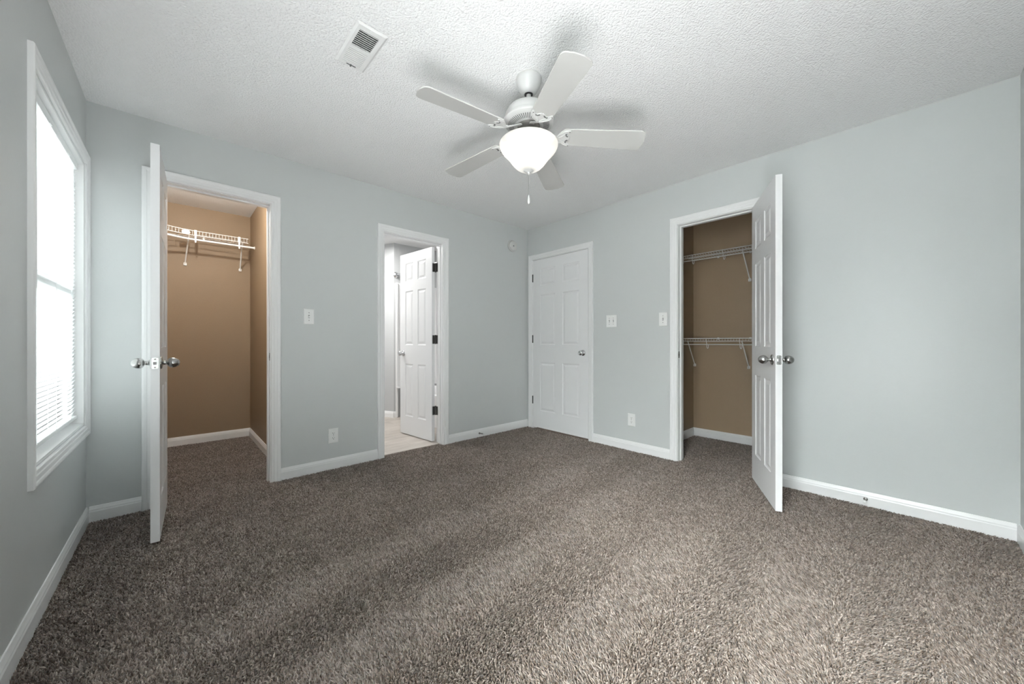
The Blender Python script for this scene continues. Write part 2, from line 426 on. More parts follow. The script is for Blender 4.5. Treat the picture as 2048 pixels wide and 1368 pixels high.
# ------------------------------------------------------------------ carpet pile
def make_carpet():
    rng = np.random.default_rng(3)
    sp = 0.0060
    regs = [(xc(YD) + 0.014, XB - 0.012, YD + 0.012, YA - 0.012), (LCX0 + .012, LCX1 - .012, YA + WT, LCY - .012),
            (XB + WT, RCX - .012, RCY0 + .012, RCY1 - .012),
            (OP['LC'][0], OP['LC'][1], YA - 0.012, YA + WT), (OP['BA'][0], OP['BA'][1], YA - 0.012, YA + 0.052),
            (XB - 0.012, XB + WT, OP['RC'][0], OP['RC'][1])]
    pts = []
    for x0, x1, y0, y1 in regs:
        nx, ny = int((x1 - x0) / sp), int((y1 - y0) / sp)
        X, Y = np.meshgrid(x0 + (np.arange(nx) + .5) * (x1 - x0) / nx, y0 + (np.arange(ny) + .5) * (y1 - y0) / ny)
        p = np.stack([X.ravel(), Y.ravel()], 1) + rng.uniform(-.5, .5, (nx * ny, 2)) * sp * 0.95
        p[:, 0] = np.clip(p[:, 0], x0 + .001, x1 - .001); p[:, 1] = np.clip(p[:, 1], y0 + .001, y1 - .001)
        pts.append(p)
    p = np.concatenate(pts)
    p = p[(p[:, 0] * 0.68 + p[:, 1] * 0.733) > 0.25]      # what lies behind the viewpoint is left out
    # smooth random fields for the nap
    def field(p, sc, seed):
        g = np.random.default_rng(seed).uniform(-1, 1, (64, 64))
        q = (p + 1.0) / sc; i = np.floor(q).astype(int); f = q - i; f = f * f * (3 - 2 * f)
        i0, j0 = i[:, 0] % 64, i[:, 1] % 64; i1, j1 = (i0 + 1) % 64, (j0 + 1) % 64
        return (g[i0, j0] * (1 - f[:, 0]) * (1 - f[:, 1]) + g[i1, j0] * f[:, 0] * (1 - f[:, 1]) +
                g[i0, j1] * (1 - f[:, 0]) * f[:, 1] + g[i1, j1] * f[:, 0] * f[:, 1])
    # vacuum tracks: bands running roughly along +x, alternating nap direction
    wob = 0.10 * field(p, 0.9, 11) + 0.03 * field(p, 0.25, 12)
    s = p[:, 1] - 0.07 * p[:, 0] + 0.35 * wob
    fade = np.clip((2.3 - p[:, 1]) / 0.8, 0.15, 1) * np.clip(0.75 + 0.9 * field(p, 0.7, 15), 0.25, 1)
    band = np.tanh(1.8 * np.cos((s - 0.95) * 2 * PI / 0.50)) * fade
    n = len(p)
    mag = -0.0085
    L = np.stack([-0.0015 + 0.002 * field(p, 0.12, 13), band * mag + 0.002 * field(p, 0.1, 14)], 1)
    curl = rng.normal(0, 1, (n, 2)) * 0.0042
    hgt = rng.uniform(0.008, 0.0155, n) + 0.0012 * field(p, 0.05, 16)
    ang = rng.uniform(0, 2 * PI, n)
    rad = rng.uniform(0.0026, 0.0040, n)
    z0 = -0.0138
    V = np.empty((n, 7, 3), np.float32)
    for k in range(3):
        a = ang + k * 2 * PI / 3
        V[:, k, 0] = p[:, 0] + rad * np.cos(a); V[:, k, 1] = p[:, 1] + rad * np.sin(a); V[:, k, 2] = z0
        V[:, 3 + k, 0] = p[:, 0] + rad * 0.85 * np.cos(a + .5) + (L[:, 0] + curl[:, 0]) * .45
        V[:, 3 + k, 1] = p[:, 1] + rad * 0.85 * np.sin(a + .5) + (L[:, 1] + curl[:, 1]) * .45
        V[:, 3 + k, 2] = z0 + hgt * 0.68
    V[:, 6, 0] = p[:, 0] + L[:, 0] * 1.3 + curl[:, 0] * 1.2
    V[:, 6, 1] = p[:, 1] + L[:, 1] * 1.3 + curl[:, 1] * 1.2
    V[:, 6, 2] = z0 + hgt
    base = np.arange(n, dtype=np.int32)[:, None] * 7
    quads = np.array([[0, 1, 4, 3], [1, 2, 5, 4], [2, 0, 3, 5]], np.int32)
    tris = np.array([[3, 4, 6], [4, 5, 6], [5, 3, 6]], np.int32)
    Q = (base[:, :, None] + quads[None]).reshape(-1); T = (base[:, :, None] + tris[None]).reshape(-1)
    me = bpy.data.meshes.new('carpet')
    me.vertices.add(n * 7); me.vertices.foreach_set('co', V.reshape(-1))
    me.loops.add(len(Q) + len(T)); me.loops.foreach_set('vertex_index', np.concatenate([Q, T]))
    nq, ntr = n * 3, n * 3
    me.polygons.add(nq + ntr)
    ls = np.concatenate([np.arange(nq) * 4, nq * 4 + np.arange(ntr) * 3]).astype(np.int32)
    me.polygons.foreach_set('loop_start', ls)
    me.polygons.foreach_set('use_smooth', np.ones(nq + ntr, bool))
    me.update(calc_edges=True)
    yarn = np.clip(rng.normal(0.52, 0.20, n) + 0.07 * field(p, 0.03, 17), 0, 1)
    dark = rng.uniform(0, 1, n) < 0.14
    yarn[dark] *= 0.35
    at = me.attributes.new('yarn', 'FLOAT', 'POINT')
    at.data.foreach_set('value', np.repeat(yarn, 7).astype(np.float32))
    me.materials.append(M_CARPET)
    o = bpy.data.objects.new('carpet', me); COL.objects.link(o)
    tag(o, 'brown flecked frieze carpet pile covering the bedroom and closet floors', 'carpet', kind='stuff')
make_carpet()

# ------------------------------------------------------------------ baseboards, casings, jambs
BBP = [(0, -0.013), (0.013, -0.013), (0.013, 0.052), (0.0105, 0.058), (0.0105, 0.064), (0.007, 0.072), (0.004, 0.082), (0, 0.083)]
def baseboard(name, fn, runs, label, m=None):
    mb = MB()
    for a, b in runs:
        vs = [fn(u, h, z) for u in (a, b) for (h, z) in BBP]; n = len(BBP)
        fs = [(i, (i + 1) % n, n + (i + 1) % n, n + i) for i in range(n)] + [tuple(range(n)), tuple(range(2 * n - 1, n - 1, -1))]
        mb.add(vs, fs)
    return tag(mb.build(name, m or M_TRIM), label, 'baseboard', kind='structure')
CW = 0.062   # casing width
REV = 0.005  # reveal
def cas_prof(w):
    return [(0, 0), (0, 0.008), (0.003, 0.010), (0.016, 0.011), (0.020, 0.0135), (0.036, 0.0145), (0.041, 0.017), (w - 0.010, 0.0185), (w - 0.003, 0.0175), (w, 0.014), (w, 0)]
def casing(name, fn, u0, u1, zt, label, w=CW, z0=-0.012, zb=None, parent=None):
    mb = MB(); u0 -= REV; u1 += REV; zt += REV
    pr = cas_prof(w); n = len(pr); rings = []
    if zb is None:
        st = [lambda d: (u0 - d, z0), lambda d: (u0 - d, zt + d), lambda d: (u1 + d, zt + d), lambda d: (u1 + d, z0)]
    else:
        zb -= REV
        st = [lambda d: (u0 - d, zb - d), lambda d: (u0 - d, zt + d), lambda d: (u1 + d, zt + d), lambda d: (u1 + d, zb - d)]
    vs = []
    for f_ in st:
        for (d, h) in pr:
            u, z = f_(d); vs.append(fn(u, h, z))
    fs = []
    K = 4 if zb is not None else 3
    for i in range(K):
        j = (i + 1) % 4
        for k in range(n - 1):
            fs.append((i * n + k, i * n + k + 1, j * n + k + 1, j * n + k))
    mb.add(vs, fs)
    o = mb.build(name, M_TRIM, parent)
    if not parent: tag(o, label, 'door trim', kind='structure')
    return o
def jamb(fn, key, stop, label, n):
    """trim_n: casing as root, jamb boards with stops as a part"""
    u0, u1, zt = OP[key]
    root = casing('trim_%d' % n, fn, u0, u1, zt, label, w=0.058 if key in ('CD',) else CW)
    mb = MB(); a, b = 0.0, -WT - 0.001
    mb.xbox(fn, u0 - J, u0, b, a, -0.013, zt + J); mb.xbox(fn, u1, u1 + J, b, a, -0.013, zt + J); mb.xbox(fn, u0, u1, b, a, zt, zt + J)
    mb.build('jamb', M_TRIM, root, bevel=0.0012)
    s0, s1 = stop; t = 0.011
    mb = MB()
    mb.xbox(fn, u0, u0 + t, s1, s0, -0.013, zt); mb.xbox(fn, u1 - t, u1, s1, s0, -0.013, zt); mb.xbox(fn, u0 + t, u1 - t, s1, s0, zt - t, zt)
    mb.build('door_stop_strip', M_TRIM, root, bevel=0.002)
    return root
tLC = jamb(FA, 'LC', (-0.040, -0.075), 'white casing around the left walk-in closet doorway', 1)
tBA = jamb(FA, 'BA', (-0.036, -0.072), 'white casing around the bathroom doorway', 2)
tCD = jamb(FB, 'CD', (-0.038, -0.073), 'white casing around the closed door in the far corner', 3)
tRC = jamb(FB, 'RC', (-0.040, -0.075), 'white casing around the right reach-in closet doorway', 4)
oc = lambda k, w=CW: (OP[k][0] - REV - w, OP[k][1] + REV + w)
baseboard('baseboard_back', FA, [(xc(YA) + 0.012, oc('LC')[0]), (oc('LC')[1], oc('BA')[0]), (oc('BA')[1], XB)], 'white baseboard along the wall with the two doorways')
baseboard('baseboard_right', FB, [(YD + 0.012, oc('RC')[0]), (oc('RC')[1], oc('CD', 0.058)[0])], 'white baseboard along the wall with the closed door')
baseboard('baseboard_left', FC, [(YD, YA)], 'white baseboard running under the window')
baseboard('baseboard_front', FD, [(xc(YD), XB)], 'white baseboard of the wall at the right edge')
baseboard('baseboard_closet', lambda u, h, z: (u, LCY - h, z), [(LCX0, LCX1)], 'white baseboard at the back of the walk-in closet')
baseboard('baseboard_closet', lambda u, h, z: (LCX1 - h, u, z), [(YA + WT, LCY - .012)], 'white baseboard on the side wall of the walk-in closet')
baseboard('baseboard_closet', lambda u, h, z: (RCX - h, u, z), [(RCY0, RCY1)], 'white baseboard at the back of the reach-in closet')
baseboard('baseboard_closet', lambda u, h, z: (u, RCY1 - h, z), [(XB + WT, RCX - .012)], 'white baseboard on the side wall of the reach-in closet')
def slantf(u, h, z):
    d = Vector((-0.27, 0.67)).normalized(); nrm = Vector((-d.y, d.x))
    if nrm.x > 0: nrm = -nrm
    return (2.27 + d.x * u + nrm.x * h, BYB + d.y * u + nrm.y * h, z)
baseboard('baseboard_bath', slantf, [(0, 0.70)], 'white baseboard of the angled bathroom wall')
baseboard('baseboard_bath', lambda u, h, z: (u, BYB - h, z), [(2.27, 2.31)], 'short white baseboard beside the tub surround')

# ------------------------------------------------------------------ doors
T = 0.035
def door_slab(mb, W, Z0, Z1, stile, mull):
    """six-panel slab: x 0..W, y -T/2..T/2"""
    pw = (W - 2 * stile - mull) / 2
    xs = [0, stile, stile + pw, stile + pw + mull, stile + 2 * pw + mull, W]
    zs = [Z0, 0.215, 0.800, 1.010, 1.612, 1.722, 1.925, Z1]
    panels = [(i, j) for i in (1, 3) for j in (1, 3, 5)]
    for sgn in (-1, 1):
        y = sgn * T / 2
        def P(x, d, z): return (x, y - sgn * d, z)
        for i in range(5):
            for j in range(7):
                x0, x1, a, b = xs[i], xs[i + 1], zs[j], zs[j + 1]
                if (i, j) not in panels:
                    mb.add([P(x0, 0, a), P(x1, 0, a), P(x1, 0, b), P(x0, 0, b)], [(0, 1, 2, 3)])
                else:
                    rings = [(0, 0), (0.003, 0.0035), (0.011, 0.0060), (0.016, 0.0065), (0.034, 0.0018), (0.037, 0.0012)]
                    vs = []
                    for (o, d) in rings:
                        vs += [P(x0 + o, d, a + o), P(x1 - o, d, a + o), P(x1 - o, d, b - o), P(x0 + o, d, b - o)]
                    fs = []
                    for r in range(len(rings) - 1):
                        for k in range(4):
                            k2 = (k + 1) % 4; fs.append((r * 4 + k, r * 4 + k2, (r + 1) * 4 + k2, (r + 1) * 4 + k))
                    q = (len(rings) - 1) * 4; fs.append((q, q + 1, q + 2, q + 3))
                    mb.add(vs, fs)
    h = T / 2
    mb.add([(0, -h, Z0), (W, -h, Z0), (W, h, Z0), (0, h, Z0)], [(0, 1, 2, 3)])
    mb.add([(0, -h, Z1), (W, -h, Z1), (W, h, Z1), (0, h, Z1)], [(0, 1, 2, 3)])
    mb.add([(0, -h, Z0), (0, h, Z0), (0, h, Z1), (0, -h, Z1)], [(0, 1, 2, 3)])
    mb.add([(W, -h, Z0), (W, h, Z0), (W, h, Z1), (W, -h, Z1)], [(0, 1, 2, 3)])

EGG = [(0.0325, 0.0), (0.0325, 0.0025), (0.030, 0.0055), (0.020, 0.0075), (0.0125, 0.0095), (0.0105, 0.014), (0.0105, 0.024), (0.0125, 0.027),
       (0.0175, 0.0285), (0.0220, 0.032), (0.0255, 0.038), (0.0270, 0.045), (0.0265, 0.052), (0.0240, 0.060), (0.0200, 0.067), (0.0145, 0.0725), (0.0080, 0.0755), (0.001, 0.0765)]
BALL = [(0.0325, 0.0), (0.0325, 0.003), (0.029, 0.007), (0.016, 0.0085), (0.0120, 0.012), (0.0115, 0.022), (0.014, 0.026),
        (0.0215, 0.029), (0.0265, 0.036), (0.0275, 0.044), (0.0255, 0.052), (0.0205, 0.0575), (0.0135, 0.060), (0.012, 0.0585), (0.001, 0.058)]
def knob(parent, x, z, sgn, prof, m, label):
    u, w = Vector((1, 0, 0)), Vector((0, 0, 1))
    mb = MB(); mb.lathe([(r, h) for r, h in prof], 32, (x, sgn * T / 2, z), (u, w, Vector((0, sgn, 0))))
    o = mb.build('door_knob', m, parent, sharp=0.9); o['label'] = label
    return o
def latch(parent, W, z):
    mb = MB()
    def rr(a, b, r, n=5):
        pts = []
        for cx, cz, s in ((a - r, b - r, 0), (-a + r, b - r, 90), (-a + r, -b + r, 180), (a - r, -b + r, 270)):
            for k in range(n + 1):
                t = R(s + 90 * k / n); pts.append((cx + r * math.cos(t), cz + r * math.sin(t)))
        return pts
    f = lambda a, b, h: (W + h, a, z + b)
    mb.prism(rr(0.0125, 0.0285, 0.006), f, -0.001, 0.0016)
    o = mb.build('latch_plate', M_NICKEL, parent)
    m2 = MB(); m2.prism([(-0.007, -0.008), (0.007, -0.008), (0.007, 0.008), (-0.007, 0.008)], lambda a, b, h: (W + h, a, z + b), 0.0016, 0.003)
    m2.prism([(-0.006, -0.007), (0.006, -0.007), (0.006, 0.007), (-0.006, 0.007)], lambda a, b, h: (W + (h if a < 0 else h * 0.3), a, z + b), 0.003, 0.011)
    m2.build('latch_bolt', M_CHROME, o)
    for dz in (-0.021, 0.021):
        m3 = MB(); m3.lathe([(0.0038, 0.0014), (0.0034, 0.0024), (0.001, 0.0026)], 12, (W, 0, z + dz), 'x')
        m3.build('screw', M_STEEL, o)
def door(name, origin, rotz, W, Z0, Z1, stile, mull, label, kz=0.931, prof=EGG, km=None, klabel='', kx=0.063, lat=True, both=True, sides=(-1, 1)):
    r = empty(name, origin, rotz, label=label, cat='door', kind='structure')
    mb = MB(); door_slab(mb, W, Z0, Z1, stile, mull); mb.build('door_slab', M_DOOR, r, bevel=0.0008)
    for s in sides: knob(r, W - kx, kz, s, prof, km or M_NICKEL, klabel)
    if lat: latch(r, W, kz)
    return r
# open door of the walk-in closet, square to the wall
d1 = door('door_1', (-0.0295, 3.236, 0), R(-92.5), 0.607, 0.014, 2.057, 0.105, 0.09,
          'white six-panel door standing open at the left walk-in closet', klabel='satin nickel egg-shaped knob')
# bathroom door, opened into the bathroom
bdir = math.atan2(4.0 - 3.375, 1.945 - 2.005)
d2 = door('door_2', (2.0125, 3.378, 0), bdir, 0.600, 0.012, 2.032, 0.105, 0.09,
          'white six-panel door half open inside the bathroom', kz=0.915, prof=BALL, km=M_CHROME, klabel='chrome round knob', sides=(1,))
# closed door
d3 = door('door_3', (XB + T / 2 + 0.001, 3.1465, 0), R(-90), 0.8125, 0.010, 2.039, 0.115, 0.105,
          'closed white six-panel door in the far corner', kz=0.925, prof=BALL, km=M_CHROME, klabel='chrome round knob', sides=(-1,), lat=False, kx=0.068)
# open door of the reach-in closet
a4 = R(-154.5)
d4 = door('door_4', (3.245 + 0.0176 * math.sin(R(25.5)) * 1 - 0.0, 0.816 - 0.0176 * math.cos(R(25.5)), 0), a4, 0.606, 0.014, 2.057, 0.105, 0.09,
          'white six-panel door standing open at the right reach-in closet', klabel='satin nickel egg-shaped knob')

def hinge(parent, c, e1, e2, m, leaf=0.030, name='hinge', rad=0.0065, hh=0.089):
    """knuckle at c with two leaves running along directions e1 / e2 (parent space)"""
    mb = MB(); c = Vector(c)
    mb.lathe([(0.003, -hh / 2 - .004), (rad, -hh / 2), (rad, hh / 2), (0.003, hh / 2 + .004)], 14, c)
    for e, nn in (e1, e2):
        if e is None: continue
        e = Vector(e); nn = Vector(nn)
        pts = []
        for (a, b) in ((0, 0), (leaf, 0), (leaf, 0.002), (0, 0.002)): pts.append(c + e * a + nn * b)
        vs = [p + Vector((0, 0, -hh / 2)) for p in pts] + [p + Vector((0, 0, hh / 2)) for p in pts]
        mb.add(vs, [(0, 3, 2, 1), (4, 5, 6, 7), (0, 1, 5, 4), (1, 2, 6, 5), (2, 3, 7, 6), (3, 0, 4, 7)])
    o = mb.build(name, m, parent)
    o['label'] = 'dark metal hinge'
    return o
# closed door: black knuckles in the gap at the corner side (local x = 0, local -y is the room side)
for z in (1.825, 1.081, 0.337):
    hinge(d3, (-0.004, -T / 2 - 0.004, z), (None, None), (None, None), M_BLACK, rad=0.0068)
# bathroom door hinges on the bath side: leaves on the door edge and on the jamb
for z in (1.818, 1.069, 0.329):
    hinge(tBA, (2.034, YA + WT + 0.008, z), ((-0.95, 0.06, 0), (0.05, 1, 0)), ((0.1, -1, 0), (-1, 0, 0)), M_BRONZE, leaf=0.036)
# left and right closet doors
for z in (1.84, 1.08, 0.30):
    hinge(d1, (-0.006, -T / 2 - 0.004, z), (None, None), (None, None), M_BRONZE, rad=0.006)
    hinge(d4, (0.002, T / 2 + 0.006, z), (None, None), (None, None), M_BRONZE, rad=0.006)

# strike plates set in the jambs
def strike(fn, u, sgn, h, z, parent):
    mb = MB()
    mb.xbox(fn, u - 0.0015 * sgn, u + 0.0005 * sgn, h - 0.014, h + 0.012, z - 0.028, z + 0.028, 0)
    mb.xbox(fn, u - 0.0022 * sgn, u - 0.0012 * sgn, h - 0.007, h + 0.006, z - 0.011, z + 0.011, 1)
    mb.build('strike_plate', [M_STEEL, M_DARK], parent)
strike(FA, OP['LC'][1], 1, -0.018, 0.931, tLC)
strike(FB, OP['RC'][1], 1, -0.018, 0.931, tRC)
strike(FB, OP['CD'][0], -1, -0.018, 0.925, tCD)

# ------------------------------------------------------------------ windows and blinds
def window(n, y0, y1, label, blabel):
    z0, z1 = WIN_Z
    r = empty('window_%d' % n, (0, 0, 0), label=label, cat='window', kind='structure')
    casing('casing', FC, y0, y1, z1, '', zb=z0, parent=r, w=0.0585)
    mb = MB(); a, b = 0.0, -WT + 0.005
    j = 0.012
    mb.xbox(FC, y0, y0 + j, b, a, z0, z1); mb.xbox(FC, y1 - j, y1, b, a, z0, z1)
    mb.xbox(FC, y0 + j, y1 - j, b, a, z1 - j, z1); mb.xbox(FC, y0 + j, y1 - j, b, a, z0, z0 + j)
    mb.build('window_jamb', M_TRIM, r)
    zm = 1.31
    for nm, za, zb_, h0 in (('upper_sash', zm - 0.02, z1 - j, -0.100), ('lower_sash', z0 + j, zm + 0.02, -0.075)):
        mb = MB(); w = 0.04; h1 = h0 + 0.022
        ya, yb = y0 + j, y1 - j
        mb.xbox(FC, ya, ya + w, h0, h1, za, zb_); mb.xbox(FC, yb - w, yb, h0, h1, za, zb_)
        mb.xbox(FC, ya + w, yb - w, h0, h1, za, za + w); mb.xbox(FC, ya + w, yb - w, h0, h1, zb_ - w, zb_)
        s = mb.build(nm, M_TRIM, r)
        mg = MB(); mg.xbox(FC, ya + w, yb - w, h0 + 0.009, h0 + 0.013, za + w, zb_ - w)
        mg.build('glass_pane', M_GLASS, s)
    # mini blind
    bl = empty('window_blind', (0, 0, 0), label=blabel, cat='blind', group='white mini blinds')
    ya, yb = y0 + 0.018, y1 - 0.018
    hc = -0.034
    mb = MB(); mb.xbox(FC, ya, yb, hc - 0.013, hc + 0.013, z1 - j - 0.040, z1 - j - 0.001)
    mb.build('head_rail', M_BLIND, bl, bevel=0.002)
    mb = MB(); zz = z1 - j - 0.055; ztop = zz; zbot = z0 + 0.072
    while zz > zbot:
        # slightly cupped slat, tilted nearly closed
        t = R(66 if n == 1 else -66); prof = []
        for k in (-1, -0.5, 0, 0.5, 1):
            a_, c_ = k * 0.0125, 0.0016 * (1 - k * k)
            prof.append((hc + a_ * math.cos(t) - c_ * math.sin(t), zz + a_ * math.sin(t) + c_ * math.cos(t)))
        vs = [FC(u, h, z) for u in (ya, yb) for (h, z) in prof]
        mb.add(vs, [(k, k + 1, 5 + k + 1, 5 + k) for k in range(4)], 0, True)
        zz -= 0.0212
    mb.build('slats', M_SLAT, bl)
    mb = MB(); mb.xbox(FC, ya, yb, hc - 0.011, hc + 0.011, zbot - 0.030, zbot - 0.012)
    mb.build('bottom_rail', M_BLIND, bl, bevel=0.003)
    for u in (ya + 0.16, 0.5 * (ya + yb), yb - 0.16):
        mb = MB()
        for dh in (-0.0125, 0.0125): mb.tube([FC(u, hc + dh, zbot - 0.014), FC(u, hc + dh, z1 - j - 0.03)], 0.0009, 5)
        mb.build('ladder_cord', M_BLIND, bl)
    mb = MB(); mb.tube([FC(ya + 0.10, hc + 0.018, z1 - 0.06), FC(ya + 0.10, hc + 0.020, 1.25)], 0.004, 8)
    mb.build('tilt_wand', M_BLIND, bl)
    # meeting hooks on the head rail
    for u in (ya + 0.35, yb - 0.25):
        mb = MB(); mb.tube([FC(u, hc + 0.014, z1 - j - 0.038), FC(u, hc + 0.019, z1 - j - 0.050), FC(u + .004, hc + 0.022, z1 - j - 0.046)], 0.0015, 6)
        mb.build('hook', M_BLIND, bl)
window(1, *WINS[0], 'white framed window in the left wall, lower sash behind blinds', 'white mini blind closed over the bright window left of the closet')
window(2, *WINS[1], 'white framed window in the left wall, outside the view beside the viewpoint', 'white mini blind in the window beside the viewpoint, outside the view')

# ------------------------------------------------------------------ ceiling fan
FX, FY = 1.3977, 1.377
FTILT = 0.0
def make_fan():
    r = empty('ceiling_fan', (FX, FY, H), label='white five-blade ceiling fan with a lit frosted glass bowl', cat='ceiling fan')
    z = lambda q: q - H
    mb = MB(); mb.lathe([(0.066, z(H)), (0.068, z(H - 0.008)), (0.066, z(H - 0.022)), (0.058, z(H - 0.045)), (0.046, z(H - 0.068)), (0.034, z(H - 0.082)), (0.024, z(H - 0.086)), (0.020, z(H - 0.080))], 40)
    cn = mb.build('canopy', M_FAN, r)
    mb = MB(); mb.lathe([(0.022, z(H - 0.080)), (0.022, z(H - 0.088))], 20); mb.build('hanger_ring', M_BLACK, cn)
    mb = MB(); mb.lathe([(0.0125, z(2.37)), (0.0125, z(2.2950))], 20); mb.lathe([(0.021, z(2.3180)), (0.021, z(2.2980))], 20); mb.build('downrod', M_FAN, r)
    # motor housing
    mb = MB(); mb.lathe([(0.018, z(2.3020)), (0.048, z(2.3000)), (0.082, z(2.2900)), (0.110, z(2.2700)), (0.124, z(2.2460)), (0.129, z(2.2260)), (0.131, z(2.2180)), (0.134, z(2.2140)), (0.134, z(2.2060)), (0.130, z(2.2020))], 56, cap=False)
    mb.build('motor_housing', M_FAN, r)
    mb = MB(); mb.lathe([(0.130, z(2.2020)), (0.118, z(2.1960)), (0.072, z(2.1860)), (0.060, z(2.1860)), (0.058, z(2.1920))], 56, cap=False)
    vp = mb.build('vent_plate', M_FAN, r)
    mb = MB()
    for k in range(60):
        if k % 12 == 99: continue
        a = 2 * PI * k / 60; ca, sa = math.cos(a), math.sin(a); w = 0.0019
        def q(rr, s_, dz): return (rr * ca - s_ * sa, rr * sa + s_ * ca, dz)
        zi, zo = z(2.1885), z(2.1955)
        mb.add([q(0.078, -w, zi - .0027), q(0.078, w, zi - .0027), q(0.110, w * 1.3, zo - .0027), q(0.110, -w * 1.3, zo - .0027)], [(0, 1, 2, 3)])
    sl = mb.build('vent_slot', M_SLOT, vp)
    mb = MB(); mb.lathe([(0.060, z(2.1940)), (0.060, z(2.1760)), (0.050, z(2.1680)), (0.034, z(2.1660)), (0.034, z(2.1450))], 36, cap=False)
    mb.build('flywheel', M_STEEL, r)
    mb = MB(); mb.lathe([(0.030, z(2.17)), (0.034, z(2.152)), (0.060, z(2.138)), (0.064, z(2.130)), (0.064, z(2.098))], 40)
    mb.build('switch_housing', M_FAN, r)
    mb = MB(); mb.lathe([(0.062, z(2.112)), (0.078, z(2.108)), (0.100, z(2.098)), (0.128, z(2.092)), (0.120, z(2.088)), (0.05, z(2.092))], 40); mb.build('fitter_pan', M_FAN, r)
    # glass bowl
    prof = [(0.136, z(2.098)), (0.145, z(2.095)), (0.1515, z(2.088)), (0.1510, z(2.080)), (0.146, z(2.068)), (0.135, z(2.052)), (0.121, z(2.037)), (0.107, z(2.022)), (0.095, z(2.006)), (0.082, z(1.988)), (0.066, z(1.972)), (0.046, z(1.960)), (0.026, z(1.954)), (0.010, z(1.951))]
    mb = MB(); mb.lathe(prof, 64, cap=False)
    bw = mb.build('glass_bowl', M_BOWL, r, sharp=2)
    so = bw.modifiers.new('thickness', 'SOLIDIFY'); so.thickness = 0.004; so.offset = 1
    bw['label'] = 'lit frosted alabaster glass bowl'
    mb = MB(); mb.lathe([(0.038, z(1.964)), (0.036, z(1.956)), (0.022, z(1.947)), (0.009, z(1.942)), (0.0075, z(1.937)), (0.0085, z(1.932)), (0.002, z(1.927))], 28)
    mb.build('finial', M_FAN, r)
    # pull chain
    mb = MB()
    n = 34; zt, zb = z(1.930), z(1.822)
    for k in range(n):
        zz = zt + (zb - zt) * k / (n - 1)
        mb.lathe([(0.0004, zz + .0012), (0.0011, zz), (0.0004, zz - .0012)], 6)
    mb.tube([(0, 0, zt), (0, 0, zb)], 0.0005, 4)
    ch = mb.build('pull_chain', M_STEEL, r)
    mb = MB(); mb.lathe([(0.001, z(1.823)), (0.0030, z(1.818)), (0.0066, z(1.800)), (0.0080, z(1.788)), (0.0066, z(1.778)), (0.003, z(1.774)), (0.001, z(1.773))], 18)
    mb.build('chain_pendant', M_FAN, ch)
    # blades with their irons: one kind built, copied five times
    ZB = 2.140
    PITCH = R(-7)
    def mkblade():
        mb = MB(); L0, L1 = 0.178, 0.605
        w0, w1 = 0.054, 0.068
        pts = []
        n = 8
        # outline, root end (flat, hidden by the iron) to rounded tip
        pts.append((L0, -w0 * .80)); pts.append((L0 + 0.012, -w0))
        rr = 0.028
        for k in range(n + 1):
            t = R(-90 + 90 * k / n); pts.append((L1 - 0.006 - rr + rr * math.cos(t), -w1 + rr + rr * math.sin(t)))
        pts.append((L1, -0.02)); pts.append((L1, 0.02))
        for k in range(n + 1):
            t = R(0 + 90 * k / n); pts.append((L1 - 0.006 - rr + rr * math.cos(t), w1 - rr + rr * math.sin(t)))
        pts.append((L0 + 0.012, w0)); pts.append((L0, w0 * .80))
        cp, sp_ = math.cos(PITCH), math.sin(PITCH)
        def f(a, b, h): return (a, b * cp - h * sp_, b * sp_ + h * cp)
        mb.prism(pts, f, -0.003, 0.003)
        b = mb.build('blade', M_BLADE, r, bevel=0.0012)
        # iron: arm from the flywheel plus a scalloped plate under the blade root
        mi = MB()
        pl = []
        sc = [(0.150, 0.010), (0.158, 0.024), (0.172, 0.042), (0.190, 0.052), (0.212, 0.0545), (0.220, 0.050), (0.216, 0.041), (0.204, 0.034), (0.200, 0.024), (0.210, 0.014), (0.216, 0.006), (0.214, 0.0)]
        pl = sc + [(a, -q) for a, q in sc[-2::-1]]
        mi.prism(pl, f, -0.0085, -0.003)
        inn = [(0.166, 0.010), (0.178, 0.026), (0.190, 0.030), (0.192, 0.018), (0.200, 0.006)]
        # raised ribs
        for s_ in (1, -1):
            mi.tube([f(0.150, s_ * 0.006, -0.009), f(0.166, s_ * 0.026, -0.0095), f(0.186, s_ * 0.044, -0.0095), f(0.208, s_ * 0.050, -0.009)], 0.0028, 8)
            mi.tube([f(0.156, s_ * 0.003, -0.009), f(0.176, s_ * 0.012, -0.010), f(0.192, s_ * 0.026, -0.0095)], 0.0022, 8)
            mi.lathe([(0.0042, -0.0085), (0.0042, -0.0100), (0.001, -0.0115)], 12, f(0.213, s_ * 0.0475, 0))
        zr = 2.176 - ZB
        arm = [(0.046, 0, zr), (0.066, 0, zr - 0.004), (0.090, 0, zr - 0.016), (0.115, 0, 0.008), (0.136, 0, -0.002), (0.158, 0, -0.006)]
        # flat tapered arm
        vs = []; ws = [0.013, 0.011, 0.0085, 0.0085, 0.0095, 0.013]
        for (p, w) in zip(arm, ws):
            for (sy, sz) in ((-1, -1), (1, -1), (1, 1), (-1, 1)): vs.append((p[0], sy * w, p[2] + sz * 0.0035))
        fs = [(0, 1, 2, 3), (20, 23, 22, 21)]
        for i in range(5):
            for k in range(4):
                k2 = (k + 1) % 4; fs.append((i * 4 + k, i * 4 + k2, (i + 1) * 4 + k2, (i + 1) * 4 + k))
        mi.add(vs, fs)
        q = mi.build('blade_iron', M_FAN, b, bevel=0.001)
        for s_ in (1, -1):
            mo = MB(); mo.lathe([(0.0030, -0.0113), (0.0028, -0.0122), (0.001, -0.0124)], 10, f(0.213, s_ * 0.0475, 0))
            mo.build('screw', M_SLOT, b)
        # open scallop seen between iron and blade
        ms = MB()
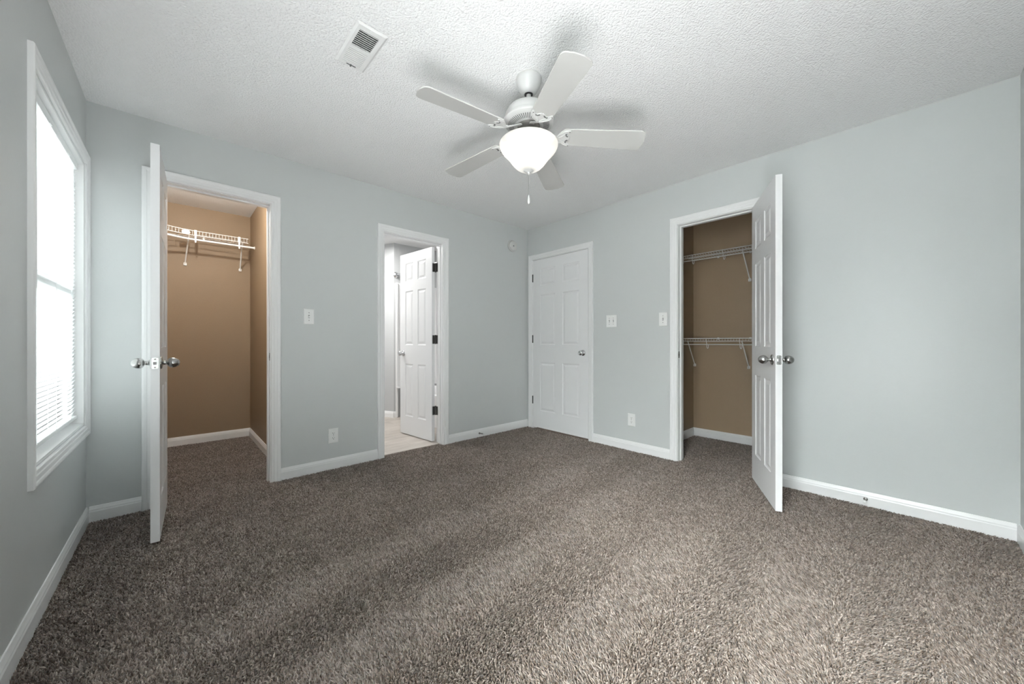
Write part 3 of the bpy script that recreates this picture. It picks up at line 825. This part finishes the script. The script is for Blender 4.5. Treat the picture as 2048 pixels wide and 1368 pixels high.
        for s_ in (1, -1):
            ms.prism([(0.192, s_ * 0.030), (0.203, s_ * 0.033), (0.199, s_ * 0.023), (0.209, s_ * 0.012), (0.203, s_ * 0.008), (0.194, s_ * 0.016)], f, -0.0092, -0.0084)
        ms.build('iron_cutout', M_SLOT, b)
        return b
    b0 = mkblade()
    drp = [0.009, -0.040, -0.050, -0.044, -0.024]; twist = [-5, 5, 4, -5, 1]
    for k in range(5):
        b = b0 if k == 0 else copy_tree(b0, r)
        b.location = (0, 0, z(ZB))
        b.rotation_euler = (R(twist[k]), -math.atan(drp[k] / 0.6), R(171.0 - 72 * k))
    return r
fan = make_fan()
pl = bpy.data.lights.new('fan_bulb', 'POINT'); pl.energy = 0.32; pl.shadow_soft_size = 0.035; pl.color = (1.0, 0.965, 0.91)
po = bpy.data.objects.new('fan_bulb', pl); COL.objects.link(po); po.location = (FX + 0.02, FY - 0.01, 2.045)

# ------------------------------------------------------------------ ceiling vent
def make_vent():
    x0, x1, y0, y1 = 0.597, 0.737, 1.627, 1.931
    gx0, gx1, gy0, gy1 = 0.620, 0.708, 1.664, 1.898
    r = empty('ceiling_vent', (0, 0, 0), label='small white louvred air vent in the ceiling beside the fan', cat='vent')
    mb = MB()
    zt, zb = H, H - 0.007
    # bevelled frame ring
    def ring(a, b): return a
    o = [(x0, y0), (x1, y0), (x1, y1), (x0, y1)]; m_ = [(x0 + .010, y0 + .010), (x1 - .010, y0 + .010), (x1 - .010, y1 - .010), (x0 + .010, y1 - .010)]
    g = [(gx0, gy0), (gx1, gy0), (gx1, gy1), (gx0, gy1)]
    vs = [(a, b, H - 0.001) for a, b in o] + [(a, b, zb) for a, b in m_] + [(a, b, zb) for a, b in g] + [(a, b, H - 0.0005) for a, b in g]
    fs = []
    for q in range(3):
        for k in range(4):
            k2 = (k + 1) % 4; fs.append((q * 4 + k, q * 4 + k2, (q + 1) * 4 + k2, (q + 1) * 4 + k))
    mb.add(vs, fs)
    ym = 0.5 * (gy0 + gy1)
    mb.box(gx0, gx1, ym - 0.006, ym + 0.006, zb, H - 0.001)
    mb.build('vent_frame', M_VENT, r)
    mb = MB(); mb.box(gx0, gx1, gy0, gy1, H - 0.0012, H - 0.0004); mb.build('duct_opening', M_DARK, r)
    mb = MB()
    for half, (a, b) in enumerate(((gy0, ym - 0.006), (ym + 0.006, gy1))):
        n = 9; p = (b - a) / n
        for k in range(n):
            y = a + p * (k + 0.5)
            sg = 1 if half == 0 else -1
            w = p * (0.36 if half == 0 else 0.40)
            mb.add([(gx0, y - w * sg, zb + 0.0002), (gx1, y - w * sg, zb + 0.0002), (gx1, y + w * sg * .2, H - 0.0016), (gx0, y + w * sg * .2, H - 0.0016)], [(0, 1, 2, 3)])
            fw = p * (0.12 if half == 0 else 0.37)
            mb.box(gx0, gx1, y - fw - p * 0.1, y + fw - p * 0.1, zb, zb + 0.0008)
    mb.build('louvres', M_VENT, r)
    mb = MB(); mb.box(0.645, 0.690, 1.908, 1.911, zb - 0.003, zb); mb.box(0.662, 0.668, 1.904, 1.914, zb - 0.007, zb); mb.build('damper_lever', M_SLOT, r)
    for yy in (gy0 - 0.018, gy1 + 0.020):
        mb = MB(); mb.lathe([(0.004, zb), (0.0035, zb - 0.0015), (0.001, zb - 0.002)], 12, (0.664, yy, 0)); mb.build('screw', M_VENT, r)
    for k in range(3):
        mb = MB(); xx = gx0 + (gx1 - gx0) * (k + 1) / 4.0
        mb.box(xx - 0.001, xx + 0.001, gy0, ym - 0.006, H - 0.005, H - 0.0016); mb.build('damper_bar', M_SLOT, r)
make_vent()

# ------------------------------------------------------------------ smoke detector
def make_smoke():
    c = FA(3.003, 0, 2.194)
    r = empty('smoke_detector', c, label='round white smoke detector high on the wall near the far corner', cat='smoke detector')
    ax = (Vector((1, 0, 0)), Vector((0, 0, 1)), Vector((0, -1, 0)))
    mb = MB(); mb.lathe([(0.066, 0), (0.068, 0.004), (0.068, 0.016), (0.064, 0.020), (0.058, 0.021)], 40, (0, 0, 0), ax); mb.build('base_ring', M_SMOKE, r)
    mb = MB(); mb.lathe([(0.058, 0.018), (0.057, 0.030), (0.050, 0.038), (0.030, 0.041), (0.001, 0.041)], 40, (0, 0, 0), ax); mb.build('cover', M_SMOKE, r)
    mb = MB(); mb.lathe([(0.0595, 0.0195), (0.0595, 0.0215)], 40, (0, 0, 0), ax); mb.build('vent_gap', M_SLOT, r)
    mb = MB(); mb.lathe([(0.010, 0.0405), (0.009, 0.043), (0.001, 0.0435)], 20, (-0.006, 0, -0.008), ax); mb.build('test_button', M_SLOT, r)
make_smoke()

# ------------------------------------------------------------------ switches and outlets
def plate(fn, u, z, w, h, name, label, cat, kind, group):
    r = empty(name, fn(u, 0, z), label=label, cat=cat, group=group)
    O = Vector(fn(u, 0, z))
    g = lambda a, d, b: tuple(Vector(fn(u + a, d, z + b)) - O)
    mb = MB()
    W, Hh = w / 2, h / 2; e = 0.004
    vs = [g(a, 0, b) for a, b in ((-W, -Hh), (W, -Hh), (W, Hh), (-W, Hh))] + [g(a, 0.0025, b) for a, b in ((-W, -Hh), (W, -Hh), (W, Hh), (-W, Hh))] + \
         [g(a, 0.0055, b) for a, b in ((-W + e, -Hh + e), (W - e, -Hh + e), (W - e, Hh - e), (-W + e, Hh - e))]
    fs = [(0, 1, 2, 3), (8, 9, 10, 11)]
    for q in (0, 4):
        for k in range(4):
            k2 = (k + 1) % 4; fs.append((q + k, q + k2, q + 4 + k2, q + 4 + k))
    mb.add(vs, fs); mb.build('cover_plate', M_PLATE, r)
    xs = [0] if kind != 'double' else [-0.023, 0.023]
    if kind in ('single', 'double'):
        for x in xs:
            mb = MB(); mb.xbox(g, x - 0.0052, x + 0.0052, 0.0050, 0.0058, -0.012, 0.012); mb.build('toggle_slot', M_SLOT, r)
            mb = MB(); mb.add([g(x - .0042, .0052, -.010), g(x + .0042, .0052, -.010), g(x + .0042, .0052, .008), g(x - .0042, .0052, .008),
                               g(x - .0036, .0085, -.008), g(x + .0036, .0085, -.008), g(x + .0036, .017, .007), g(x - .0036, .017, .007)],
                              [(0, 3, 2, 1), (4, 5, 6, 7), (0, 1, 5, 4), (1, 2, 6, 5), (2, 3, 7, 6), (3, 0, 4, 7)])
            mb.build('toggle', M_PLATE, r)
            for b in (-0.030, 0.030):
                mb = MB(); mb.xbox(g, x - 0.0026, x + 0.0026, 0.0054, 0.0062, b - 0.0026, b + 0.0026); mb.build('screw', M_SLOT, r)
    else:
        for b in (-0.0195, 0.0195):
            mb = MB()
            pts = [(0.0165 * math.cos(t), max(-0.0135, min(0.0135, 0.0165 * math.sin(t)))) for t in [2 * PI * k / 24 for k in range(24)]]
            mb.prism(pts, lambda a, q, d: g(a, d, b + q), 0.0050, 0.0068)
            s = mb.build('socket', M_PLATE, r)
            mb = MB()
            mb.xbox(g, -0.0075, -0.0050, 0.0066, 0.0071, b - 0.001, b + 0.007); mb.xbox(g, 0.0050, 0.0072, 0.0066, 0.0071, b - 0.000, b + 0.006)
            mb.prism([(0.003 * math.cos(t), 0.003 * math.sin(t)) for t in [2 * PI * k / 10 for k in range(10)]], lambda a, q, d: g(a, d, b - 0.0075 + q), 0.0066, 0.0071)
            mb.build('slot', M_DARK, s)
        mb = MB(); mb.xbox(g, -0.002, 0.002, 0.0054, 0.0062, -0.002, 0.002); mb.build('screw', M_SLOT, r)
    return r
plate(FA, 0.8085, 1.2435, 0.076, 0.123, 'light_switch', 'single white toggle switch between the left closet and the bathroom door', 'light switch', 'single', 'white switch plates')
plate(FB, 2.049, 1.254, 0.118, 0.122, 'light_switch', 'double white toggle switch to the right of the closed door', 'light switch', 'double', 'white switch plates')
plate(FB, 1.517, 1.249, 0.078, 0.124, 'light_switch', 'single white toggle switch beside the right closet casing', 'light switch', 'single', 'white switch plates')
plate(FA, 0.991, 0.268, 0.076, 0.120, 'wall_outlet', 'white duplex outlet low between the left closet and the bathroom door', 'outlet', 'outlet', 'white wall outlets')
plate(FB, 1.828, 0.290, 0.076, 0.120, 'wall_outlet', 'white duplex outlet low between the closed door and right closet', 'outlet', 'outlet', 'white wall outlets')

# ------------------------------------------------------------------ spring door stops on the baseboards
def door_stop(fn, u, z, tx, label):
    O = Vector(fn(u, 0.012, z)); r = empty('door_stop', O, label=label, cat='door stop', group='spring door stops')
    g = lambda a, d, b: tuple(Vector(fn(u + a, 0.012 + d, z + b)) - O)
    ax = tuple(Vector(g(*v)).normalized() for v in ((1, 0, 0), (0, 0, 1))) + (Vector(g(tx, 1, 0)).normalized(),)
    mb = MB(); mb.lathe([(0.011, 0), (0.011, 0.003), (0.006, 0.007)], 16, (0, 0, 0), ax); mb.build('mounting_base', M_STEEL, r)
    mb = MB(); path = []
    for k in range(90):
        t = k / 89; a = t * 2 * PI * 11; p = ax[2] * (0.006 + 0.050 * t) + ax[0] * 0.0052 * math.cos(a) + ax[1] * 0.0052 * math.sin(a); path.append(p)
    mb.tube(path, 0.0012, 6); mb.build('spring', M_STEEL, r)
    mb = MB(); mb.lathe([(0.0055, 0.054), (0.0085, 0.057), (0.0085, 0.068), (0.006, 0.071), (0.001, 0.072)], 16, (0, 0, 0), ax); mb.build('rubber_tip', M_PLATE, r)
door_stop(FA, 2.505, 0.036, 0.25, 'small spring door stop on the baseboard right of the bathroom door')
door_stop(FB, 0.192, 0.038, 0.0, 'small spring door stop on the baseboard right of the open right door')

# ------------------------------------------------------------------ wire closet shelves
def bracket(parent, top, foot, fh, r=0.0055):
    """diagonal brace from the lip to a wall foot; fh = unit vector pointing off the wall"""
    b = MB(); top = Vector(top); foot = Vector(foot); fh = Vector(fh)
    b.tube([top, top + (foot - top) * 0.04, foot + fh * 0.012 + Vector((0, 0, 0.012)), foot + fh * 0.008], r, 8)
    o = b.build('brace', M_WIRE, parent)
    m2 = MB(); sd = fh.cross(Vector((0, 0, 1)))
    pts = [(-0.012, -0.014), (0.012, -0.014), (0.012, 0.010), (0.006, 0.018), (-0.006, 0.018), (-0.012, 0.010)]
    m2.prism(pts, lambda a, b_, h: foot + sd * a + Vector((0, 0, b_)) + fh * h, 0.0, 0.012)
    f = m2.build('brace_foot', M_WIRE, o)
    m3 = MB(); m3.lathe([(0.003, 0.012), (0.0028, 0.0135), (0.0008, 0.0138)], 10, foot - Vector((0, 0, 0.004)), (sd, Vector((0, 0, 1)), fh)); m3.build('screw', M_SLOT, f)
    return o
def wire_shelf_straight(name, label, zt, zb, zr, hooks, braces, plate_z, y0=RCY0, y1=RCY1 - 0.004):
    xf, xw = 4.02, RCX - 0.008
    r = empty(name, (0, 0, 0), label=label, cat='wire shelf', group='white wire shelves in the right closet')
    mb = MB()
    mb.tube([(xf, y0, zt), (xf, y1, zt)], 0.0034, 8); mb.tube([(xf, y0, zb), (xf, y1, zb)], 0.0034, 8)
    n = int((y1 - y0) / 0.0254)
    for k in range(n + 1):
        y = y1 - 0.010 - k * 0.0254
        if y < y0: break
        mb.tube([(xw, y, zt + 0.003), (xf + 0.003, y, zt + 0.003), (xf - 0.0030, y, zt), (xf - 0.0030, y, zb - 0.001)], 0.0014, 5)
    for x in (xw - 0.004, xw - 0.14): mb.tube([(x, y0, zt - 0.001), (x, y1, zt - 0.001)], 0.0024, 8)
    mb.build('wire_deck', M_WIRE, r)
    mb = MB(); mb.tube([(xf - 0.006, y0, zr + 0.001), (xf - 0.006, y1, zr)], 0.0042, 10); mb.build('hanging_rail', M_WIRE, r)
    for y in hooks:
        mb = MB()
        mb.tube([(xf - 0.007, y + 0.008, zt + 0.004), (xf - 0.008, y + 0.007, zb), (xf - 0.010, y + 0.002, zr + 0.010), (xf - 0.0125, y + 0.0, zr - 0.020), (xf - 0.011, y - 0.004, zr - 0.037),
                 (xf - 0.009, y - 0.008, zr - 0.040), (xf - 0.006, y - 0.0125, zr - 0.030), (xf - 0.002, y - 0.012, zr + 0.000)], 0.0028, 8)
        mb.build('rail_hook', M_WIRE, r)
    for (yt, yf, zf) in braces: bracket(r, (xf + 0.004, yt, zb), (RCX, yf, zf), (-1, 0, 0))
    mb = MB(); mb.box(xf - 0.016, xf + 0.018, y1 - 0.010, y1 + 0.004, plate_z[0], plate_z[1])
    mb.build('end_bracket', M_WIRE, r, bevel=0.002)
    for y in (1.40, 1.10, 0.80, 0.5):
        mb = MB(); mb.box(RCX - 0.012, RCX, y - 0.008, y + 0.008, zt - 0.010, zt + 0.012); mb.build('wall_clip', M_WIRE, r)
wire_shelf_straight('wire_shelf', 'upper white wire shelf with hanging rail in the right closet', 1.957, 1.929, 1.897, (1.545, 1.252), [(1.092, 1.106, 1.674)], (1.878, 1.958))
wire_shelf_straight('wire_shelf', 'lower white wire shelf with hanging rail in the right closet', 1.080, 1.052, 1.0165, (1.405, 1.106), [(1.600, 1.642, 0.785), (1.096, 1.115, 0.783)], (1.018, 1.064))

def shelf_left():
    r = empty('wire_shelf', (0, 0, 0), label='white wire shelf with curved corner and hanging pole in the left closet', cat='wire shelf')
    yf = 4.73; zt, zb, zr = 2.124, 2.080, 2.038
    xe = 0.604; xb = 0.20; rad = 0.42
    def front(s, off=0.0):
        """s from the right end: straight run, quarter turn, then along the left wall"""
        L1 = xe - xb; arc = rad * PI / 2
        if s < L1: return (xe - s, yf + off)
        t = (s - L1) / rad
        if t < PI / 2:
            return (xb - (rad - 0) * math.sin(t) - 0 * off, yf - rad * (1 - math.cos(t)) + off * math.cos(t)) if True else None
        return (xb - rad, yf - rad - (s - L1 - arc))
    # clamp so that it stays in the closet
    tot = (xe - xb) + rad * PI / 2 + 0.5
    def path(z, off=0.0, s0=0.0, n=60):
        return [(front(s0 + (tot - s0) * k / n, off) + (z,)) for k in range(n + 1)]
    mb = MB()
    mb.tube(path(zt), 0.0036, 8); mb.tube(path(zb), 0.0036, 8)
    s = 0.012
    while s < tot:
        p = front(s); L1 = xe - xb
        if s < L1: back = (p[0], LCY - 0.006)
        elif s < L1 + rad * PI / 2:
            t = (s - L1) / rad
            dx, dy = -math.sin(t) * 0.0, 0
            # radial wires fan out into the corner
            ux, uy = -math.sin(t), math.cos(t)
            kx = (LCX0 + 0.006 - p[0]) / ux if ux < -1e-6 else 9; ky = (LCY - 0.006 - p[1]) / uy if uy > 1e-6 else 9
            k = min(kx, ky); back = (p[0] + ux * k, p[1] + uy * k)
        else: back = (LCX0 + 0.006, p[1])
        mb.tube([(back[0], back[1], zt + .003), (p[0], p[1], zt + .003), (p[0], p[1] - 0.002, zb)], 0.0017, 5)
        s += 0.0254
    mb.tube([(xe, LCY - 0.010, zt), (LCX0 + 0.01, LCY - 0.010, zt)], 0.003, 8)
    mb.tube([(xe, LCY - 0.15, zt - 0.002), (xb, LCY - 0.15, zt - 0.002)], 0.0024, 8)
    mb.build('wire_deck', M_WIRE, r)
    # hanging pole
    pp = [(LCX1 - 0.004, yf - 0.006, zr)] + [(q[0], q[1] - 0.006, zr) for q in [front(tot * k / 60) for k in range(1, 61)]]
    mb = MB(); mb.tube(pp, 0.0100, 12); pole = mb.build('hanging_pole', M_WIRE, r)
    mb = MB(); mb.lathe([(0.016, 0), (0.016, 0.006), (0.0115, 0.010)], 16, (LCX1, yf - 0.006, zr), (Vector((0, 1, 0)), Vector((0, 0, 1)), Vector((-1, 0, 0)))); mb.build('pole_socket', M_WIRE, pole)
    for x in (0.182, 0.526):
        mb = MB()
        mb.prism([(-0.010, 0.0), (0.010, 0.0), (0.010, -0.040), (0.007, -0.075), (0.007, -0.120), (-0.005, -0.124), (-0.007, -0.075), (-0.010, -0.040)],
                 lambda a, b, h: (x + a, yf - 0.006 - h, zt + 0.006 + b + (0 if b > -0.05 else 0)), 0.006, 0.0125)
        mb.prism([(-0.008, 0), (0.008, 0), (0.008, 0.005), (-0.008, 0.005)], lambda a, b, h: (x + a, yf - 0.012 + h, zt - 0.102 + b), 0, 0.022)
        mb.build('pole_hanger', M_WIRE, r, bevel=0.0015)
    # oval joint plate on the lip
    mb = MB(); mb.prism([(0.032 * math.cos(t), 0.021 * math.sin(t)) for t in [2 * PI * k / 28 for k in range(28)]],
                        lambda a, b, h: (0.112 + a, yf - 0.004 - h, (zt + zb) / 2 + b - 0.002), 0, 0.006)
    jp = mb.build('joint_plate', M_WIRE, r, bevel=0.0015)
    mb = MB(); mb.lathe([(0.0035, 0.006), (0.003, 0.0075), (0.001, 0.008)], 10, (0.112, yf - 0.004, (zt + zb) / 2), (Vector((1, 0, 0)), Vector((0, 0, 1)), Vector((0, -1, 0)))); mb.build('screw', M_SLOT, jp)
    bracket(r, (0.135, yf + 0.004, zb), (0.113, LCY, 1.838), (0, -1, 0), 0.006)
    bracket(r, (0.552, yf + 0.004, zb), (0.567, LCY, 1.838), (0, -1, 0), 0.006)
    for x in (0.56, 0.26):
        mb = MB(); mb.box(x - 0.008, x + 0.008, LCY - 0.012, LCY, zt - 0.012, zt + 0.012); mb.build('wall_clip', M_WIRE, r)
shelf_left()
# the lit ceiling lamp inside the walk-in closet (just above the head of the doorway)
lp = empty('closet_lamp', (0.12, 3.72, H), label='small round ceiling lamp inside the left closet, hidden above the doorway', cat='ceiling lamp')
mb = MB(); mb.lathe([(0.07, 0), (0.072, -0.006), (0.05, -0.022), (0.03, -0.03)], 28); mb.build('lamp_base', M_FAN, lp)
M_BULB = mat('bulb_lit', (0.9, 0.88, 0.82), 0.4, emit=((1.0, 0.86, 0.68), 30))
mb = MB(); mb.lathe([(0.012, -0.028), (0.018, -0.04), (0.027, -0.058), (0.029, -0.075), (0.022, -0.092), (0.010, -0.100), (0.001, -0.101)], 20); mb.build('bulb', M_BULB, lp)
cl = bpy.data.lights.new('closet_bulb', 'POINT'); cl.energy = 20; cl.shadow_soft_size = 0.03; cl.color = (1.0, 0.97, 0.92)
co = bpy.data.objects.new('closet_bulb', cl); COL.objects.link(co); co.location = (0.12, 3.72, H - 0.135)

# ------------------------------------------------------------------ bathroom things
def bath():
    # white shower surround panel on the back wall and the tub under it
    r = empty('shower_surround', (0, 0, 0), label='tall white shower surround edge behind the half-open bathroom door', cat='shower surround')
    mb = MB(); mb.box(2.305, BX1 - 0.002, BYB - 0.012, BYB, 0.42, 1.86); mb.box(BX1 - 0.014, BX1 - 0.002, 3.40, BYB - 0.012, 0.42, 1.86)
    mb.build('panel', M_TUB, r, bevel=0.004)
    mb = MB(); mb.box(2.292, 2.322, BYB - 0.030, BYB, 0.0, 1.865); mb.build('edge_trim', M_TUB, r, bevel=0.006)
    mb = MB(); mb.box(2.285, 2.35, BYB - 0.06, BYB - 0.03, 0.405, 0.425); mb.build('soap_ledge', M_TUB, r, bevel=0.004)
    # tub: rim with a hollow basin
    mb = MB()
    x0, x1, y0, y1, zt = 2.345, BX1 - 0.016, YA + WT + 0.03, BYB - 0.032, 0.40
    def rect(ix, z, rr=0): return [(x0 + ix, y0 + ix, z), (x1 - ix, y0 + ix, z), (x1 - ix, y1 - ix, z), (x0 + ix, y1 - ix, z)]
    rs = [rect(0.02, 0.0), rect(0.012, zt - 0.06), rect(0.0, zt - 0.03), rect(0.004, zt), rect(0.06, zt), rect(0.075, zt - 0.02), rect(0.13, 0.10), rect(0.18, 0.07)]
    vs = [p for q in rs for p in q]; fs = [(0, 3, 2, 1)]
    for i in range(len(rs) - 1):
        for k in range(4):
            k2 = (k + 1) % 4; fs.append((i * 4 + k, i * 4 + k2, (i + 1) * 4 + k2, (i + 1) * 4 + k))
    q = (len(rs) - 1) * 4; fs.append((q, q + 1, q + 2, q + 3))
    mb.add(vs, fs, 0, True)
    o = mb.build('bathtub', M_TUB, bevel=0.006)
    tag(o, 'white bathtub behind the half-open bathroom door', 'bathtub')
    # shower curtain rod with its chrome flange
    rr = empty('shower_rod', (2.30, 0, 1.975), label='chrome shower curtain rod with round wall flange in the bathroom', cat='shower rod')
    mb = MB(); mb.tube([(0, YA + WT + 0.001, 0), (0, BYB - 0.001, 0)], 0.0125, 14); mb.build('rod', M_CHROME, rr)
    for y, s in ((BYB, -1), (YA + WT, 1)):
        mb = MB(); mb.lathe([(0.040, 0), (0.042, 0.006), (0.036, 0.016), (0.022, 0.026), (0.016, 0.040)], 24, (0, y, 0), (Vector((1, 0, 0)), Vector((0, 0, 1)), Vector((0, s, 0)))); mb.build('wall_flange', M_CHROME, rr)
bath()
area('bath_light', (1.55, 4.5, 2.38), (0, 0, 0), 0.8, 0.5, 20, (1.0, 0.985, 0.96))
